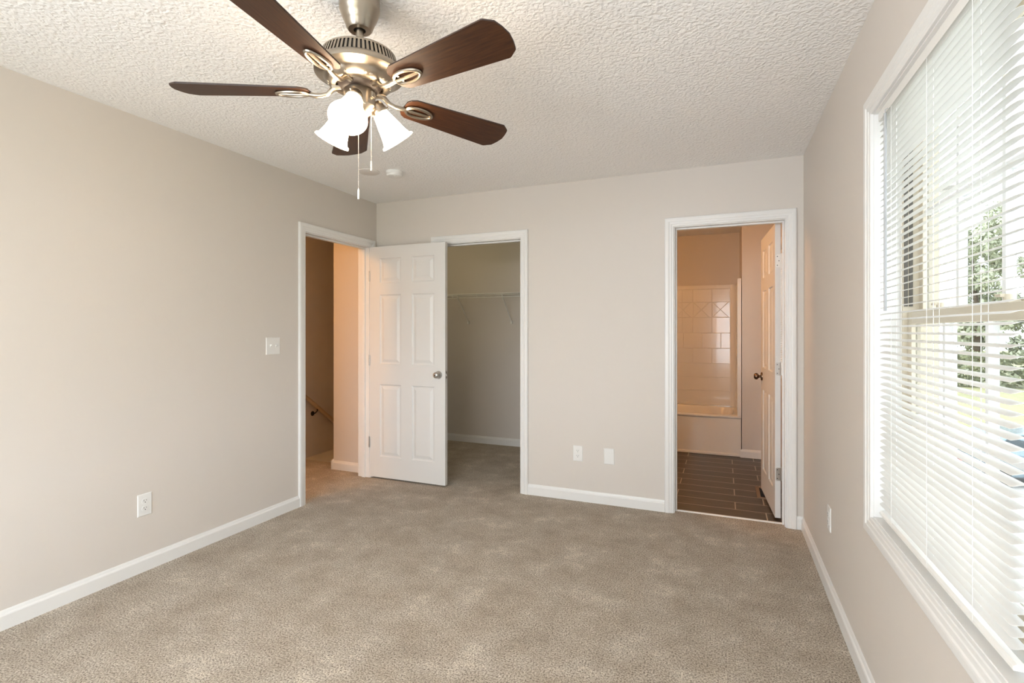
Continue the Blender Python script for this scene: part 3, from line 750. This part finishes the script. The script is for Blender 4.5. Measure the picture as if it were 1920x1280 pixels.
# hedge
rnd = random.Random(5); vs_ = []; fs = []
for _ in range(9000):
    p = Vector((rnd.uniform(9, 48), 49+rnd.uniform(-.8, .8), GZ+rnd.random()**.8*2.6)); u = Vector((rnd.gauss(0, 1), rnd.gauss(0, 1), rnd.gauss(0, 1))).normalized(); v_ = u.cross(Vector((.3, .5, .8))).normalized(); s_ = rnd.uniform(.12, .3)
    k = len(vs_); vs_ += [p-u*s_, p-v_*s_*.6, p+u*s_, p+v_*s_*.6]; fs.append((k, k+1, k+2, k+3))
tag(MB().add(vs_, fs).build('hedge', M['leaf']), 'dark green hedge along the far edge of the lawn', 'hedge')
# neighbouring house
hs = empty('neighbouring_house', (0, 20, GZ)); tag(hs, 'pale lap sided neighbouring house glimpsed between the blind slats', 'house')
hx0, hx1, hy0, hy1, hzt = -6, 5.0, 15, 26, 4.6
MB().box(hx0, hx1, hy0, hy1, GZ, hzt).build('wall', M['siding'], hs)
MB().prism([(hx0-.4, hzt), (hx1+.4, hzt), ((hx0+hx1)/2, hzt+3.2)], lambda p, k: (p[0], (hy1+.4) if k else (hy0-.4), p[1])).build('roof', M['shingle'], hs)
MB().box(hx1-.12, hx1+.03, hy0-.03, hy0+.12, GZ, hzt).build('corner_board', M['grille'], hs)
for z in (-2.0,):
    f = MB().box(3.1, 4.2, hy0-.05, hy0, z, z+1.5).build('window', M['grille'], hs)
    MB().box(3.18, 4.12, hy0-.07, hy0-.045, z+.08, z+1.42).build('pane', M['carglass'], f)
# parked car
cr_ = empty('parked_car', (7.9, 18.6, GZ), True, (0, 0, math.radians(12))); tag(cr_, 'blue grey car with red tail lights parked on the driveway outside', 'car')
prof = [(-2.2, .45), (-2.22, .85), (-2.05, 1.02), (-1.55, 1.06), (-.95, 1.44), (-.1, 1.50), (.55, 1.42), (1.2, 1.02), (2.0, .92), (2.25, .72), (2.25, .42), (1.85, .32), (-1.9, .32)]
b = MB()
def carsec(p, wv_): return (p[0], wv_*(.88 if p[1] < 1.1 else .70), p[1])
b.prism(prof, lambda p, k: carsec(p, 1 if k else -1)); bo_ = b.build('body', M['car'], cr_, bevel=.05)
MB().prism([(-1.48, 1.08), (-.95, 1.40), (-.1, 1.455), (.5, 1.38), (1.08, 1.06)], lambda p, k: (p[0], (1 if k else -1)*(.885 if p[1] < 1.2 else .72), p[1])).build('side_windows', M['carglass'], cr_)
MB().add([(.60, -.64, 1.42), (.60, .64, 1.42), (1.18, .80, 1.06), (1.18, -.80, 1.06), (.62, -.64, 1.43), (.62, .64, 1.43), (1.21, .80, 1.07), (1.21, -.80, 1.07)], [(0, 1, 2, 3), (4, 7, 6, 5), (0, 4, 5, 1), (2, 6, 7, 3), (1, 5, 6, 2), (0, 3, 7, 4)]).build('windscreen', M['carglass'], cr_)
for sy in (-1, 1):
    MB().box(-2.26, -2.14, sy*.72-.13, sy*.72+.13, .72, .92).build('tail_light', M['red'], cr_)
    for sx in (-1.4, 1.4): MB().lathe([(0, -.10), (.20, -.10), (.32, -.09), (.33, 0), (.32, .09), (.20, .10), (0, .10)], (sx, sy*.80, .33), 24, mtx=Matrix.Rotation(PI/2, 4, 'X')).build('wheel', M['tyre'], cr_)

# ------------------------------------------------------------------ lamps of the hall and bathroom, and one added for the closet
WARM = (1, 0.48, 0.15)
def globe(name, loc, r, energy, label, color=WARM):
    o = empty(name, loc); tag(o, label, 'ceiling light')
    MB().lathe([(r, 0), (r*1.02, -.02), (r*.9, -.05), (r*.5, -.085), (0, -.10)], loc, 32).build('lamp_glass', M['globe'], o)
    MB().lathe([(0, -.001), (r*1.1, -.001), (r*1.1, -.012), (r, -.014)], loc, 32).build('lamp_base', M['nickel'], o)
    add_light(name+'_light', 'POINT', (loc[0], loc[1], loc[2]-.16), energy, color, shadow_soft_size=.09)
globe('ceiling_light', (-3.42, 2.05, ZC), .13, 15, 'small round ceiling light in the hall, hidden behind the left wall')
globe('ceiling_light', (-1.0, 4.35, ZC), .13, 9, 'small round ceiling light in the bathroom, hidden behind the back wall')
globe('ceiling_light', (-2.95, 4.25, ZC), .09, 1.3, 'small round ceiling light added to brighten the closet, hidden behind the open bedroom door', (1, .92, .55))  # unseen fill lamp, added because the closet came out too dim
